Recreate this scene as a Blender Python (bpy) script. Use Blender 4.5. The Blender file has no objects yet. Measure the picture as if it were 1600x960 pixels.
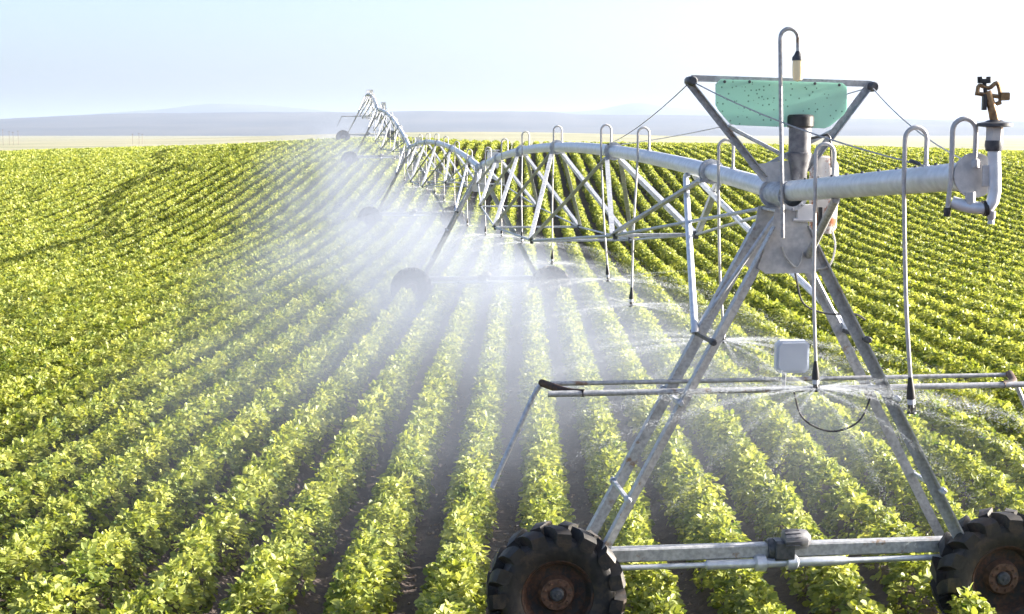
import bpy, bmesh, math, random
import numpy as np
from mathutils import Vector, Matrix

SC = bpy.context.scene
COL = SC.collection
random.seed(7)
RNG = np.random.default_rng(11)
PI = math.pi

# ------------------------------------------------------------------ camera model (also used to place things at real distances)
F = 2262.0                      # focal length in pixels of a 1600 px wide picture
CAM_Z = 4.42
PITCH = math.atan(273.0 / F)


def at(px, py, Y):
    """world point at forward distance Y seen at a pixel of the photograph"""
    a = (px - 800.0) / F
    b = (480.0 - py) / F
    cp, sp = math.cos(PITCH), math.sin(PITCH)
    d = Vector((a, cp + b * sp, -sp + b * cp))
    k = Y / d.y
    return Vector((0, 0, CAM_Z)) + d * k


# ------------------------------------------------------------------ terrain
_yk = np.array([-60, 0, 12, 25, 41, 55, 68, 80, 96, 110, 124, 136, 146, 165, 190, 240, 320, 500, 900.])
_zk = np.array([2.0, .42, 0, -.33, -.52, -.52, -.18, .62, 2.02, 2.7, 2.95, 2.92, 2.5, 1.1, -.9, -4, -7.5, -9, -10.])
_yf = np.arange(-60, 901, 1.0)
_zf = np.interp(_yf, _yk, _zk)
_k = np.exp(-0.5 * (np.arange(-12, 13) / 4.0) ** 2)
_k /= _k.sum()
_zf = np.convolve(np.pad(_zf, 12, mode='edge'), _k, mode='valid')


def terrain(X, Y):
    X = np.asarray(X, float)
    Y = np.asarray(Y, float)
    z = np.interp(Y, _yf, _zf)
    s = np.clip((-X - 4) / 16.0, 0, 1)
    s = s * s * (3 - 2 * s)
    z = z - .55 * s * np.exp(-((Y - 48) / 24.0) ** 2)
    c = np.clip((Y - 70) / 50.0, 0, 1) * np.clip((420 - Y) / 200.0, 0, 1)
    z = z - .75 * c * np.clip(np.abs(X) / 44.0, 0, 1.6) ** 2
    far = np.clip((Y - 600) / 900.0, 0, 1)
    z = z + far * 15.5 * np.exp(-((X + 60) / 420.0) ** 2 - ((Y - 2300) / 650.0) ** 2)
    return z


ROW = .86
ROW0 = .36


def row_x(x0, Y):
    return x0 + .008 * (Y - 13.0)


# ------------------------------------------------------------------ materials
def node_mat(name):
    m = bpy.data.materials.new(name)
    m.use_nodes = True
    return m, m.node_tree.nodes, m.node_tree.links, m.node_tree.nodes['Principled BSDF']


def surf(name, c1, c2, scale=12, rough=.5, metal=0.0, bump=.0, detail=6, c3=None, scale3=4, cut3=.6, rough2=None):
    """two colours mixed by noise, a third in patches (rust, dirt)"""
    m, N, L, P = node_mat(name)
    tc = N.new('ShaderNodeTexCoord')
    n = N.new('ShaderNodeTexNoise')
    n.inputs['Scale'].default_value = scale
    n.inputs['Detail'].default_value = detail
    L.new(tc.outputs['Object'], n.inputs['Vector'])
    r = N.new('ShaderNodeValToRGB')
    r.color_ramp.elements[0].position = .35
    r.color_ramp.elements[1].position = .66
    r.color_ramp.elements[0].color = (*c1, 1)
    r.color_ramp.elements[1].color = (*c2, 1)
    L.new(n.outputs['Fac'], r.inputs['Fac'])
    out = r.outputs['Color']
    if c3:
        n3 = N.new('ShaderNodeTexNoise')
        n3.inputs['Scale'].default_value = scale3
        n3.inputs['Detail'].default_value = 8
        n3.inputs['Roughness'].default_value = .7
        L.new(tc.outputs['Object'], n3.inputs['Vector'])
        r3 = N.new('ShaderNodeValToRGB')
        r3.color_ramp.elements[0].position = cut3
        r3.color_ramp.elements[1].position = cut3 + .07
        L.new(n3.outputs['Fac'], r3.inputs['Fac'])
        mx = N.new('ShaderNodeMixRGB')
        mx.inputs['Color2'].default_value = (*c3, 1)
        L.new(r3.outputs['Color'], mx.inputs['Fac'])
        L.new(out, mx.inputs['Color1'])
        out = mx.outputs['Color']
    L.new(out, P.inputs['Base Color'])
    P.inputs['Roughness'].default_value = rough
    P.inputs['Metallic'].default_value = metal
    if rough2 is not None:
        mr = N.new('ShaderNodeMapRange')
        mr.inputs['To Min'].default_value = rough
        mr.inputs['To Max'].default_value = rough2
        L.new(n.outputs['Fac'], mr.inputs['Value'])
        L.new(mr.outputs['Result'], P.inputs['Roughness'])
    if bump:
        b = N.new('ShaderNodeBump')
        b.inputs['Strength'].default_value = bump
        b.inputs['Distance'].default_value = .01
        L.new(n.outputs['Fac'], b.inputs['Height'])
        L.new(b.outputs['Normal'], P.inputs['Normal'])
    return m


M = {}
M['galv'] = surf('galvanised_steel', (.34, .36, .40), (.54, .56, .60), 26, .42, .35, .08, c3=(.30, .25, .20), scale3=7, cut3=.66, rough2=.6)
M['pipe'] = surf('galvanised_pipe', (.55, .58, .63), (.70, .73, .78), 14, .38, .35, .06, c3=(.36, .27, .19), scale3=5, cut3=.68, rough2=.55)
M['leg'] = surf('weathered_steel', (.30, .305, .315), (.48, .485, .495), 30, .5, .3, .1, c3=(.25, .17, .11), scale3=6, cut3=.6)
M['dark_steel'] = surf('dark_steel', (.04, .043, .05), (.09, .093, .10), 30, .5, .2, .1, c3=(.14, .08, .05), scale3=9, cut3=.62)
M['plate'] = surf('dull_zinc_plate', (.44, .44, .44), (.58, .57, .56), 22, .6, .15, .08, c3=(.34, .24, .17), scale3=8, cut3=.66)
M['rubber'] = surf('dusty_tyre_rubber', (.010, .010, .011), (.024, .021, .020), 20, .6, 0, .35, c3=(.045, .032, .024), scale3=7, cut3=.51)
M['rust'] = surf('rusty_rim_steel', (.03, .017, .012), (.085, .036, .018), 30, .75, .1, .3, c3=(.02, .017, .016), scale3=5, cut3=.5)
M['hub_rust'] = surf('rusty_hub_ring', (.07, .036, .022), (.16, .08, .045), 26, .7, .1, .25, c3=(.05, .035, .03), scale3=12, cut3=.58)
M['brass'] = surf('weathered_brass', (.17, .10, .05), (.36, .24, .12), 28, .45, .55, .15, c3=(.06, .04, .03), scale3=14, cut3=.58)
M['potrust'] = surf('white_paint_with_rust', (.50, .48, .46), (.62, .60, .58), 12, .45, 0, .1, c3=(.30, .11, .05), scale3=9, cut3=.49)
M['white'] = surf('white_paint', (.52, .53, .56), (.62, .62, .64), 10, .4, 0, .04, c3=(.5, .46, .42), scale3=8, cut3=.68)
M['panel'] = surf('pale_box_enamel', (.54, .58, .66), (.60, .64, .71), 6, .4)
M['canister'] = surf('grimy_grey_canister', (.09, .09, .105), (.19, .19, .2), 18, .5, .2, .1, c3=(.3, .29, .28), scale3=5, cut3=.62)
M['hose'] = surf('grey_drop_pipe', (.42, .415, .41), (.56, .545, .53), 25, .45, .1, .05)
M['black'] = surf('black_plastic', (.012, .012, .013), (.03, .03, .032), 25, .4, 0, .05)
M['cable'] = surf('black_cable', (.02, .02, .022), (.05, .05, .05), 25, .5)
M['wire'] = surf('steel_wire', (.28, .29, .31), (.42, .43, .45), 25, .45, .4)
M['shaft'] = surf('zinc_drive_shaft', (.50, .52, .56), (.66, .68, .71), 18, .32, .45, .04)


def sign_mat():
    m, N, L, P = node_mat('green_sign_sheet')
    tc = N.new('ShaderNodeTexCoord')
    v = N.new('ShaderNodeTexVoronoi')
    v.inputs['Scale'].default_value = 26
    L.new(tc.outputs['Object'], v.inputs['Vector'])
    r = N.new('ShaderNodeValToRGB')
    r.color_ramp.elements[0].position = .16
    r.color_ramp.elements[1].position = .22
    r.color_ramp.elements[0].color = (.20, .36, .29, 1)
    r.color_ramp.elements[1].color = (.56, .82, .72, 1)
    L.new(v.outputs['Distance'], r.inputs['Fac'])
    n = N.new('ShaderNodeTexNoise')
    n.inputs['Scale'].default_value = 5
    L.new(tc.outputs['Object'], n.inputs['Vector'])
    mx = N.new('ShaderNodeMixRGB')
    mx.blend_type = 'MULTIPLY'
    mx.inputs['Fac'].default_value = .077
    L.new(r.outputs['Color'], mx.inputs['Color1'])
    L.new(n.outputs['Fac'], mx.inputs['Color2'])
    L.new(mx.outputs['Color'], P.inputs['Base Color'])
    P.inputs['Roughness'].default_value = .55
    tr = N.new('ShaderNodeBsdfTranslucent')
    L.new(mx.outputs['Color'], tr.inputs['Color'])
    ms = N.new('ShaderNodeMixShader')
    ms.inputs['Fac'].default_value = .6
    L.new(P.outputs['BSDF'], ms.inputs[1])
    L.new(tr.outputs['BSDF'], ms.inputs[2])
    L.new(ms.outputs['Shader'], N['Material Output'].inputs['Surface'])
    return m


def leaf_mat():
    m, N, L, P = node_mat('potato_leaf')
    a = N.new('ShaderNodeAttribute')
    a.attribute_name = 'tint'
    r = N.new('ShaderNodeValToRGB')
    e = r.color_ramp.elements
    e[0].position = 0
    e[0].color = (.06, .105, .017, 1)
    e[1].position = 1
    e[1].color = (.53, .53, .19, 1)
    x = e.new(.45)
    x.color = (.215, .255, .046, 1)
    x = e.new(.8)
    x.color = (.39, .42, .11, 1)
    L.new(a.outputs['Fac'], r.inputs['Fac'])
    L.new(r.outputs['Color'], P.inputs['Base Color'])
    P.inputs['Roughness'].default_value = .5
    P.inputs['Specular IOR Level'].default_value = .4
    tr = N.new('ShaderNodeBsdfTranslucent')
    g = N.new('ShaderNodeMixRGB')
    g.blend_type = 'MULTIPLY'
    g.inputs['Fac'].default_value = 1
    g.inputs['Color2'].default_value = (1.75, 1.65, .9, 1)
    L.new(r.outputs['Color'], g.inputs['Color1'])
    L.new(g.outputs['Color'], tr.inputs['Color'])
    ms = N.new('ShaderNodeMixShader')
    ms.inputs['Fac'].default_value = .33
    L.new(P.outputs['BSDF'], ms.inputs[1])
    L.new(tr.outputs['BSDF'], ms.inputs[2])
    L.new(ms.outputs['Shader'], N['Material Output'].inputs['Surface'])
    return m


def ground_mat():
    m, N, L, P = node_mat('field_soil_and_dry_grass')
    geo = N.new('ShaderNodeNewGeometry')
    n1 = N.new('ShaderNodeTexNoise')
    n1.inputs['Scale'].default_value = 9
    n1.inputs['Detail'].default_value = 10
    n1.inputs['Roughness'].default_value = .7
    L.new(geo.outputs['Position'], n1.inputs['Vector'])
    soil = N.new('ShaderNodeValToRGB')
    e = soil.color_ramp.elements
    e[0].position, e[1].position = .3, .75
    e[0].color = (.034, .025, .023, 1)
    e[1].color = (.14, .10, .082, 1)
    L.new(n1.outputs['Fac'], soil.inputs['Fac'])
    n2 = N.new('ShaderNodeTexNoise')
    n2.inputs['Scale'].default_value = .006
    n2.inputs['Detail'].default_value = 8
    L.new(geo.outputs['Position'], n2.inputs['Vector'])
    grass = N.new('ShaderNodeValToRGB')
    e = grass.color_ramp.elements
    e[0].position, e[1].position = .35, .65
    e[0].color = (.20, .20, .095, 1)
    e[1].color = (.32, .29, .17, 1)
    L.new(n2.outputs['Fac'], grass.inputs['Fac'])
    # the ploughed field ends on the far side of the rise
    sx = N.new('ShaderNodeSeparateXYZ')
    L.new(geo.outputs['Position'], sx.inputs['Vector'])
    mr = N.new('ShaderNodeMapRange')
    mr.inputs['From Min'].default_value = 137
    mr.inputs['From Max'].default_value = 141
    L.new(sx.outputs['Y'], mr.inputs['Value'])
    mx = N.new('ShaderNodeMixRGB')
    L.new(mr.outputs['Result'], mx.inputs['Fac'])
    L.new(soil.outputs['Color'], mx.inputs['Color1'])
    L.new(grass.outputs['Color'], mx.inputs['Color2'])
    L.new(mx.outputs['Color'], P.inputs['Base Color'])
    P.inputs['Roughness'].default_value = .85
    b = N.new('ShaderNodeBump')
    b.inputs['Strength'].default_value = .8
    b.inputs['Distance'].default_value = .04
    L.new(n1.outputs['Fac'], b.inputs['Height'])
    L.new(b.outputs['Normal'], P.inputs['Normal'])
    return m


M['sign'] = sign_mat()
M['leaf'] = leaf_mat()
M['ground'] = ground_mat()
M['hill'] = surf('dry_mountain_slopes', (.045, .05, .06), (.085, .085, .085), .0012, .9)
M['clod'] = surf('soil_clod', (.08, .056, .044), (.34, .25, .18), 30, .9, 0, .3)
M['pole'] = surf('weathered_wood_pole', (.12, .09, .07), (.2, .16, .12), 4, .8)

m, N, L, P = node_mat('lamp_glass')
P.inputs['Base Color'].default_value = (.95, .80, .52, 1)
P.inputs['Roughness'].default_value = .25
P.inputs['Transmission Weight'].default_value = .35
P.inputs['IOR'].default_value = 1.2
M['glass'] = m

m, N, L, P = node_mat('water_drop')
P.inputs['Base Color'].default_value = (.62, .65, .70, 1)
P.inputs['Roughness'].default_value = .08
tr = N.new('ShaderNodeBsdfTranslucent')
tr.inputs['Color'].default_value = (.62, .65, .70, 1)
tp = N.new('ShaderNodeBsdfTransparent')
ms = N.new('ShaderNodeMixShader')
ms.inputs['Fac'].default_value = .6
L.new(P.outputs['BSDF'], ms.inputs[1])
L.new(tr.outputs['BSDF'], ms.inputs[2])
ms2 = N.new('ShaderNodeMixShader')
ms2.inputs['Fac'].default_value = .35
L.new(ms.outputs['Shader'], ms2.inputs[1])
L.new(tp.outputs['BSDF'], ms2.inputs[2])
L.new(ms2.outputs['Shader'], N['Material Output'].inputs['Surface'])
M['water'] = m


# ------------------------------------------------------------------ mesh builder
class MB:
    def __init__(s):
        s.v, s.f = [], []

    def add(s, vs, fs):
        o = len(s.v)
        s.v += [tuple(v) for v in vs]
        s.f += [[i + o for i in f] for f in fs]
        return s

    def loft(s, rings, caps=True, closed=False):
        n = len(rings[0])
        vs = [p for r in rings for p in r]
        fs = []
        m = len(rings)
        for i in range(m if closed else m - 1):
            j = (i + 1) % m
            for k in range(n):
                k2 = (k + 1) % n
                fs.append([i * n + k, i * n + k2, j * n + k2, j * n + k])
        if caps and not closed:
            fs.append(list(range(n))[::-1])
            fs.append([(m - 1) * n + k for k in range(n)])
        return s.add(vs, fs)

    def tube(s, pts, r, n=10, caps=True):
        pts = [Vector(p) for p in pts]
        rs = r if isinstance(r, (list, tuple)) else [r] * len(pts)
        up = None
        rings = []
        for i, p in enumerate(pts):
            a = pts[max(i - 1, 0)]
            b = pts[min(i + 1, len(pts) - 1)]
            d = (b - a).normalized()
            if up is None:
                ref = Vector((0, 0, 1)) if abs(d.z) < .9 else Vector((1, 0, 0))
                up = (ref - d * ref.dot(d)).normalized()
            else:
                up = (up - d * up.dot(d)).normalized()
            w = d.cross(up)
            rings.append([p + (up * math.cos(2 * PI * k / n) + w * math.sin(2 * PI * k / n)) * rs[i] for k in range(n)])
        return s.loft(rings, caps)

    def prof(s, p, q, outline, up=(0, 0, 1)):
        """sweep a 2D outline (side, up) from p to q"""
        p, q = Vector(p), Vector(q)
        d = (q - p).normalized()
        up = Vector(up)
        up = (up - d * up.dot(d)).normalized()
        w = d.cross(up)
        return s.loft([[c + w * a + up * b for a, b in outline] for c in (p, q)])

    def beam(s, p, q, w, h, up=(0, 0, 1)):
        c = min(w, h) * .12
        W, H = w / 2, h / 2
        return s.prof(p, q, [(-W + c, -H), (W - c, -H), (W, -H + c), (W, H - c), (W - c, H), (-W + c, H), (-W, H - c), (-W, -H + c)], up)

    def angle(s, p, q, a, t, up=(0, 0, 1), flip=1):
        f = flip
        o = [(0, 0), (a * f, 0), (a * f, t), (t * f, t), (t * f, a), (0, a)]
        return s.prof(p, q, o if f > 0 else o[::-1], up)

    def box(s, c, sx, sy, sz):
        x, y, z = c
        return s.beam((x, y - sy / 2, z), (x, y + sy / 2, z), sx, sz)

    def lathe(s, c, axis, prof, n=24, caps=True):
        """prof: list of (along, radius)"""
        c, d = Vector(c), Vector(axis).normalized()
        ref = Vector((0, 0, 1)) if abs(d.z) < .9 else Vector((1, 0, 0))
        up = (ref - d * ref.dot(d)).normalized()
        w = d.cross(up)
        return s.loft([[c + d * a + (up * math.cos(2 * PI * k / n) + w * math.sin(2 * PI * k / n)) * max(r, 1e-4) for k in range(n)] for a, r in prof], caps)

    def poly(s, pts, th, normal):
        """flat outline with thickness"""
        nrm = Vector(normal).normalized() * th / 2
        pts = [Vector(p) for p in pts]
        return s.loft([[p - nrm for p in pts], [p + nrm for p in pts]])

    def build(s, name, mat, parent=None, smooth=None):
        me = bpy.data.meshes.new(name)
        me.from_pydata(s.v, [], s.f)
        bm = bmesh.new()
        bm.from_mesh(me)
        bmesh.ops.recalc_face_normals(bm, faces=bm.faces)
        bm.to_mesh(me)
        bm.free()
        me.materials.append(mat)
        for p in me.polygons:
            p.use_smooth = True
        me.set_sharp_from_angle(angle=math.radians(38))
        o = bpy.data.objects.new(name, me)
        COL.objects.link(o)
        if parent:
            o.parent = parent
        return o


def tag(o, label=None, cat=None, group=None, kind=None):
    if label:
        o['label'] = label
    if cat:
        o['category'] = cat
    if group:
        o['group'] = group
    if kind:
        o['kind'] = kind
    return o


def empty(name, loc, rz=0):
    o = bpy.data.objects.new(name, None)
    o.location = loc
    o.rotation_euler = (0, 0, rz)
    o.empty_display_size = .2
    COL.objects.link(o)
    return o


def copy_tree(o, parent=None):
    c = o.copy()
    COL.objects.link(c)
    if parent:
        c.parent = parent
    for ch in [x for x in bpy.data.objects if x.parent == o]:
        copy_tree(ch, c)
    return c


def bez(pts, n=6):
    """Catmull-Rom through points"""
    P_ = [Vector(p) for p in pts]
    P_ = [P_[0] * 2 - P_[1]] + P_ + [P_[-1] * 2 - P_[-2]]
    out = []
    for i in range(1, len(P_) - 2):
        a, b, c, d = P_[i - 1:i + 3]
        for k in range(n):
            t = k / n
            out.append(.5 * ((2 * b) + (c - a) * t + (2 * a - 5 * b + 4 * c - d) * t * t + (3 * b - 3 * c + d - a) * t ** 3))
    out.append(P_[-2])
    return out


ONES = ['', 'first', 'second', 'third', 'fourth', 'fifth', 'sixth', 'seventh', 'eighth', 'ninth', 'tenth', 'eleventh', 'twelfth', 'thirteenth',
        'fourteenth', 'fifteenth', 'sixteenth', 'seventeenth', 'eighteenth', 'nineteenth']
TENS = {2: ('twentieth', 'twenty'), 3: ('thirtieth', 'thirty'), 4: ('fortieth', 'forty'), 5: ('fiftieth', 'fifty'), 6: ('sixtieth', 'sixty'), 7: ('seventieth', 'seventy')}


def ordinal(n):
    if n < 20:
        return ONES[n]
    a, b = divmod(n, 10)
    return TENS[a][0] if b == 0 else TENS[a][1] + '-' + ONES[b]


# ------------------------------------------------------------------ tower positions
APEX = 3.93
TW = [(1222, 300, 12.12), (750, 262, 40.1), (641, 231, 68.2), (591, 171.5, 96.3), (573, 150, 117.0)]
AP = [at(*t) for t in TW]                    # top of each tower
TOW = []
for i, a in enumerate(AP):
    TOW.append(Vector((a.x, a.y, a.z - APEX)))
# the ground passes under every tower: small local correction folded into the terrain
_corr = [(t.x, t.y, t.z - float(terrain(t.x, t.y))) for t in TOW]
_terrain0 = terrain


def terrain(X, Y):
    z = _terrain0(X, Y)
    for cx, cy, dz in _corr:
        z = z + dz * np.exp(-((np.asarray(Y) - cy) / 11.0) ** 2 - ((np.asarray(X) - cx) / 10.0) ** 2)
    return z


HEAD = []
for i in range(5):
    a, b = AP[max(i - 1, 0)], AP[min(i + 1, 4)]
    HEAD.append(math.atan2(-(b.x - a.x), b.y - a.y))
WHEEL_U, WHEEL_V, WHEEL_R = 1.93, -.24, .6


def tow_pt(i, u, v, z=0):
    c, s = math.cos(HEAD[i]), math.sin(HEAD[i])
    return Vector((TOW[i].x + u * c - v * s, TOW[i].y + u * s + v * c, TOW[i].z + z))


# ------------------------------------------------------------------ ground: one sheet out to the horizon
def build_ground():
    xs = np.concatenate([-np.geomspace(60, 32000, 26)[::-1], np.arange(-59, 59.01, .123), np.geomspace(60, 32000, 26)])
    ys = np.concatenate([[-400, -120, -40, -15], np.arange(-5, 60, .5), np.arange(60, 175, 1.2), np.geomspace(176, 36000, 60)])
    X, Y = np.meshgrid(xs, ys)
    Z = terrain(X, Y)
    ph = (X - ROW0 - .008 * (Y - 13)) / ROW
    ridge = .075 * (np.cos(2 * PI * ph) + .25 * np.cos(4 * PI * ph))
    w = np.clip((140 - Y) / 3, 0, 1) * np.clip((58.5 - np.abs(X)) / 1, 0, 1)
    rough = RNG.normal(0, .012, X.shape)
    Z = Z + (ridge + rough) * w
    nx, ny = len(xs), len(ys)
    co = np.stack([X, Y, Z], -1).reshape(-1, 3)
    i = np.arange(nx - 1)[None, :] + np.arange(ny - 1)[:, None] * nx
    q = np.stack([i, i + 1, i + nx + 1, i + nx], -1).reshape(-1, 4)
    o = np_mesh('ground', co, q, M['ground'], True)
    tag(o, kind='structure')


def np_mesh(name, co, faces, mat, smooth=False, tint=None, parent=None):
    me = bpy.data.meshes.new(name)
    me.vertices.add(len(co))
    me.vertices.foreach_set('co', np.ascontiguousarray(co, dtype=np.float32).ravel())
    k = faces.shape[1]
    me.loops.add(faces.size)
    me.loops.foreach_set('vertex_index', np.ascontiguousarray(faces, dtype=np.int32).ravel())
    me.polygons.add(len(faces))
    me.polygons.foreach_set('loop_start', np.arange(0, faces.size, k, dtype=np.int32))
    me.polygons.foreach_set('loop_total', np.full(len(faces), k, dtype=np.int32))
    me.polygons.foreach_set('use_smooth', np.full(len(faces), smooth))
    if tint is not None:
        at_ = me.attributes.new('tint', 'FLOAT', 'POINT')
        at_.data.foreach_set('value', np.ascontiguousarray(tint, dtype=np.float32))
    me.update(calc_edges=True)
    me.materials.append(mat)
    o = bpy.data.objects.new(name, me)
    COL.objects.link(o)
    if parent:
        o.parent = parent
    return o


# ------------------------------------------------------------------ crop rows
def nrm(a):
    return a / np.maximum(np.linalg.norm(a, axis=-1, keepdims=True), 1e-6)


def noise1(y, scale, seed):
    r = np.random.default_rng(seed)
    tab = r.random(400)
    t = (y + 50) / scale
    i = np.floor(t).astype(int) % 399
    f = t - np.floor(t)
    f = f * f * (3 - 2 * f)
    return tab[i] * (1 - f) + tab[i + 1] * f


WHEELS = [tow_pt(i, sgn * WHEEL_U, WHEEL_V) for i in range(5) for sgn in (-1, 1)]


def leaflets(c, t, n, l, w, six):
    """c,t,n (N,3); l,w (N,) -> verts and quads"""
    n = nrm(n - t * (n * t).sum(-1, keepdims=True))
    s = np.cross(n, t)
    l = l[:, None]
    w = w[:, None]
    if six:
        v = np.stack([c, c + t * l * .32 + s * w * .5 + n * w * .14, c + t * l * .75 + s * w * .40 + n * w * .02,
                      c + t * l - n * l * .14,
                      c + t * l * .75 - s * w * .40 + n * w * .02, c + t * l * .32 - s * w * .5 + n * w * .14], 1)
        f0 = np.array([[0, 1, 2, 3], [0, 3, 4, 5]])
        k = 6
    else:
        v = np.stack([c, c + t * l * .45 + s * w * .5 + n * w * .12, c + t * l - n * l * .12, c + t * l * .45 - s * w * .5 + n * w * .12], 1)
        f0 = np.array([[0, 1, 2], [0, 2, 3]])
        k = 4
    N_ = len(c)
    f = (f0[None] + (np.arange(N_) * k)[:, None, None]).reshape(-1, f0.shape[1])
    return v.reshape(-1, 3), f, k


def build_row(idx):
    x0 = ROW0 + idx * ROW
    rg = np.random.default_rng(1000 + idx)
    y0 = max(9.6, (abs(x0) - 1.2) / .40)
    y1 = 138.5 + rg.normal(0, .5)
    # stations along the row: density falls with distance, leaf size grows
    yy = np.arange(y0, y1, .05)
    size = np.where(yy < 15, .055, .055 * (yy / 15.0) ** .46)
    dens = 300.0 * (.055 / size) ** 1.75
    cum = np.cumsum(dens * .05)
    n = int(cum[-1])
    y = np.interp(rg.random(n) * cum[-1], cum, yy)
    y.sort()
    sz = np.interp(y, yy, size)
    # plants: every ~0.3 m a mound of its own
    pid = np.floor(y / .31).astype(int)
    pr = np.random.default_rng(7000 + idx)
    tabw, tabh, tabx, tabt = [pr.random(2000) for _ in range(4)]
    fr = y / .31 - pid - .5
    mound = 1 - .42 * (2 * fr) ** 2
    big = noise1(y, 2.3, 231 + idx)
    thin = noise1(y, 6.0, 4231 + idx)
    wob = 1 - .75 * np.clip((y - 16) / 20, 0, 1)
    mound = 1 - (1 - mound) * wob
    hw = (.188 + .085 * wob * (tabw[pid] - .5) + .06 * (big - .5)) * (.72 + .28 * mound)
    hh = (.35 + .15 * wob * (tabh[pid] - .5) + .06 + .09 * (big - .5)) * (.70 + .30 * mound)
    hw = hw * (1 - .20 * np.clip((y - 18) / 30, 0, 1))
    lat = (tabx[pid] - .5) * .12 * wob
    weak = tabh[pid] * .7 + thin * .5
    th = (rg.beta(1.5, 1.5, n) * 2 - 1) * 1.95
    rho = 1.06 - .42 * rg.random(n) ** 1.8
    cx = row_x(x0, y) + lat + hw * np.sin(th) * rho
    ground = terrain(row_x(x0, y), y) + .06
    cz = ground + .10 + hh * np.cos(th) * rho
    keep = cz > ground - .02
    keep &= rg.random(n) < np.clip(.62 + weak, .55, 1)
    for w_ in WHEELS:
        keep &= ~((np.abs(cx - w_.x) < .66) & (np.abs(y - w_.y) < .26))
    keep &= ~((np.abs(cx - WHEELS[0].x) < .62) & (y < WHEELS[0].y))
    c = np.stack([cx, y, cz], -1)[keep]
    th, sz, pidk = th[keep], sz[keep], pid[keep]
    n = len(c)
    out = np.stack([np.sin(th) * .9, rg.normal(0, .55, n), np.cos(th) * .45 - .12], -1)
    d = nrm(out + rg.normal(0, .35, (n, 3)))
    up = nrm(np.stack([np.sin(th) * .55, np.zeros(n), np.cos(th) * .5 + .75], -1) + rg.normal(0, .38, (n, 3)))
    tint = np.clip(.50 + .34 * (tabt[pidk] - .5) + rg.normal(0, .16, n), 0, 1)
    V, Fq, T = [], [], []
    off4 = 0
    groups = []
    near = c[:, 1] < 46
    # near: compound leaves of five leaflets
    cn, dn, un, sn, tn = c[near], d[near], up[near], sz[near], tint[near]
    if len(cn):
        side = nrm(np.cross(un, dn))
        C, Tt, Nn, Ls, Ts = [], [], [], [], []
        for along, sd, ang, sc in ((1.15, 0, 0, 1.15), (.75, 1, .9, .95), (.75, -1, .9, .95), (.2, 1, 1.15, .85), (.2, -1, 1.15, .85)):
            k = len(cn)
            t = nrm(dn * math.cos(ang) + side * sd * math.sin(ang) + rg.normal(0, .22, (k, 3)))
            C.append(cn + dn * (along * sn * .70)[:, None] + side * (sd * .15 * sn)[:, None] - un * (along * along * .12 * sn)[:, None])
            Tt.append(t)
            Nn.append(nrm(un + rg.normal(0, .3, (k, 3))))
            Ls.append(sn * sc * rg.uniform(.55, 1.4, k))
            Ts.append(np.clip(tn + rg.normal(0, .09, k), 0, 1))
        C, Tt, Nn, Ls, Ts = [np.concatenate(a) for a in (C, Tt, Nn, Ls, Ts)]
        cl = C[:, 1] < 24
        for six, msk in ((True, cl), (False, ~cl)):
            if msk.any():
                groups.append(leaflets(C[msk], Tt[msk], Nn[msk], Ls[msk], Ls[msk] * .82, six) + (Ts[msk],))
    cf = c[~near]
    if len(cf):
        # far: three broad blades per leaf position
        C = np.repeat(cf, 3, 0) + rg.normal(0, 1, (len(cf) * 3, 3)) * (np.repeat(sz[~near], 3) * .6)[:, None] * np.array([.6, 1, .35])
        D = nrm(np.repeat(d[~near], 3, 0) + rg.normal(0, .5, C.shape))
        U = nrm(np.repeat(up[~near], 3, 0) + rg.normal(0, .3, C.shape))
        S = np.repeat(sz[~near], 3) * rg.uniform(.9, 1.45, len(C))
        groups.append(leaflets(C - D * S[:, None] * .4, D, U, S, S * .8, False) + (np.clip(np.repeat(tint[~near], 3) + rg.normal(0, .08, len(C)), 0, 1),))
    # merge all to triangles
    o = 0
    for v, f, k, t in groups:
        if f.shape[1] == 4:
            f = np.concatenate([f[:, [0, 1, 2]], f[:, [0, 2, 3]]])
        V.append(v)
        Fq.append(f + o)
        T.append(np.repeat(t, k))
        o += len(v)
    ob = np_mesh('crop_row', np.concatenate(V), np.concatenate(Fq), M['leaf'], False, np.concatenate(T))
    if idx == 0:
        lab = 'leafy green crop row running under the left tyre of the nearest tower'
    elif idx > 0:
        lab = 'leafy green crop row, %s to the right of the row under the left tyre' % ordinal(idx)
    else:
        lab = 'leafy green crop row, %s to the left of the row under the left tyre' % ordinal(-idx)
    tag(ob, lab, 'crop row', 'potato rows planted across the field')


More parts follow.
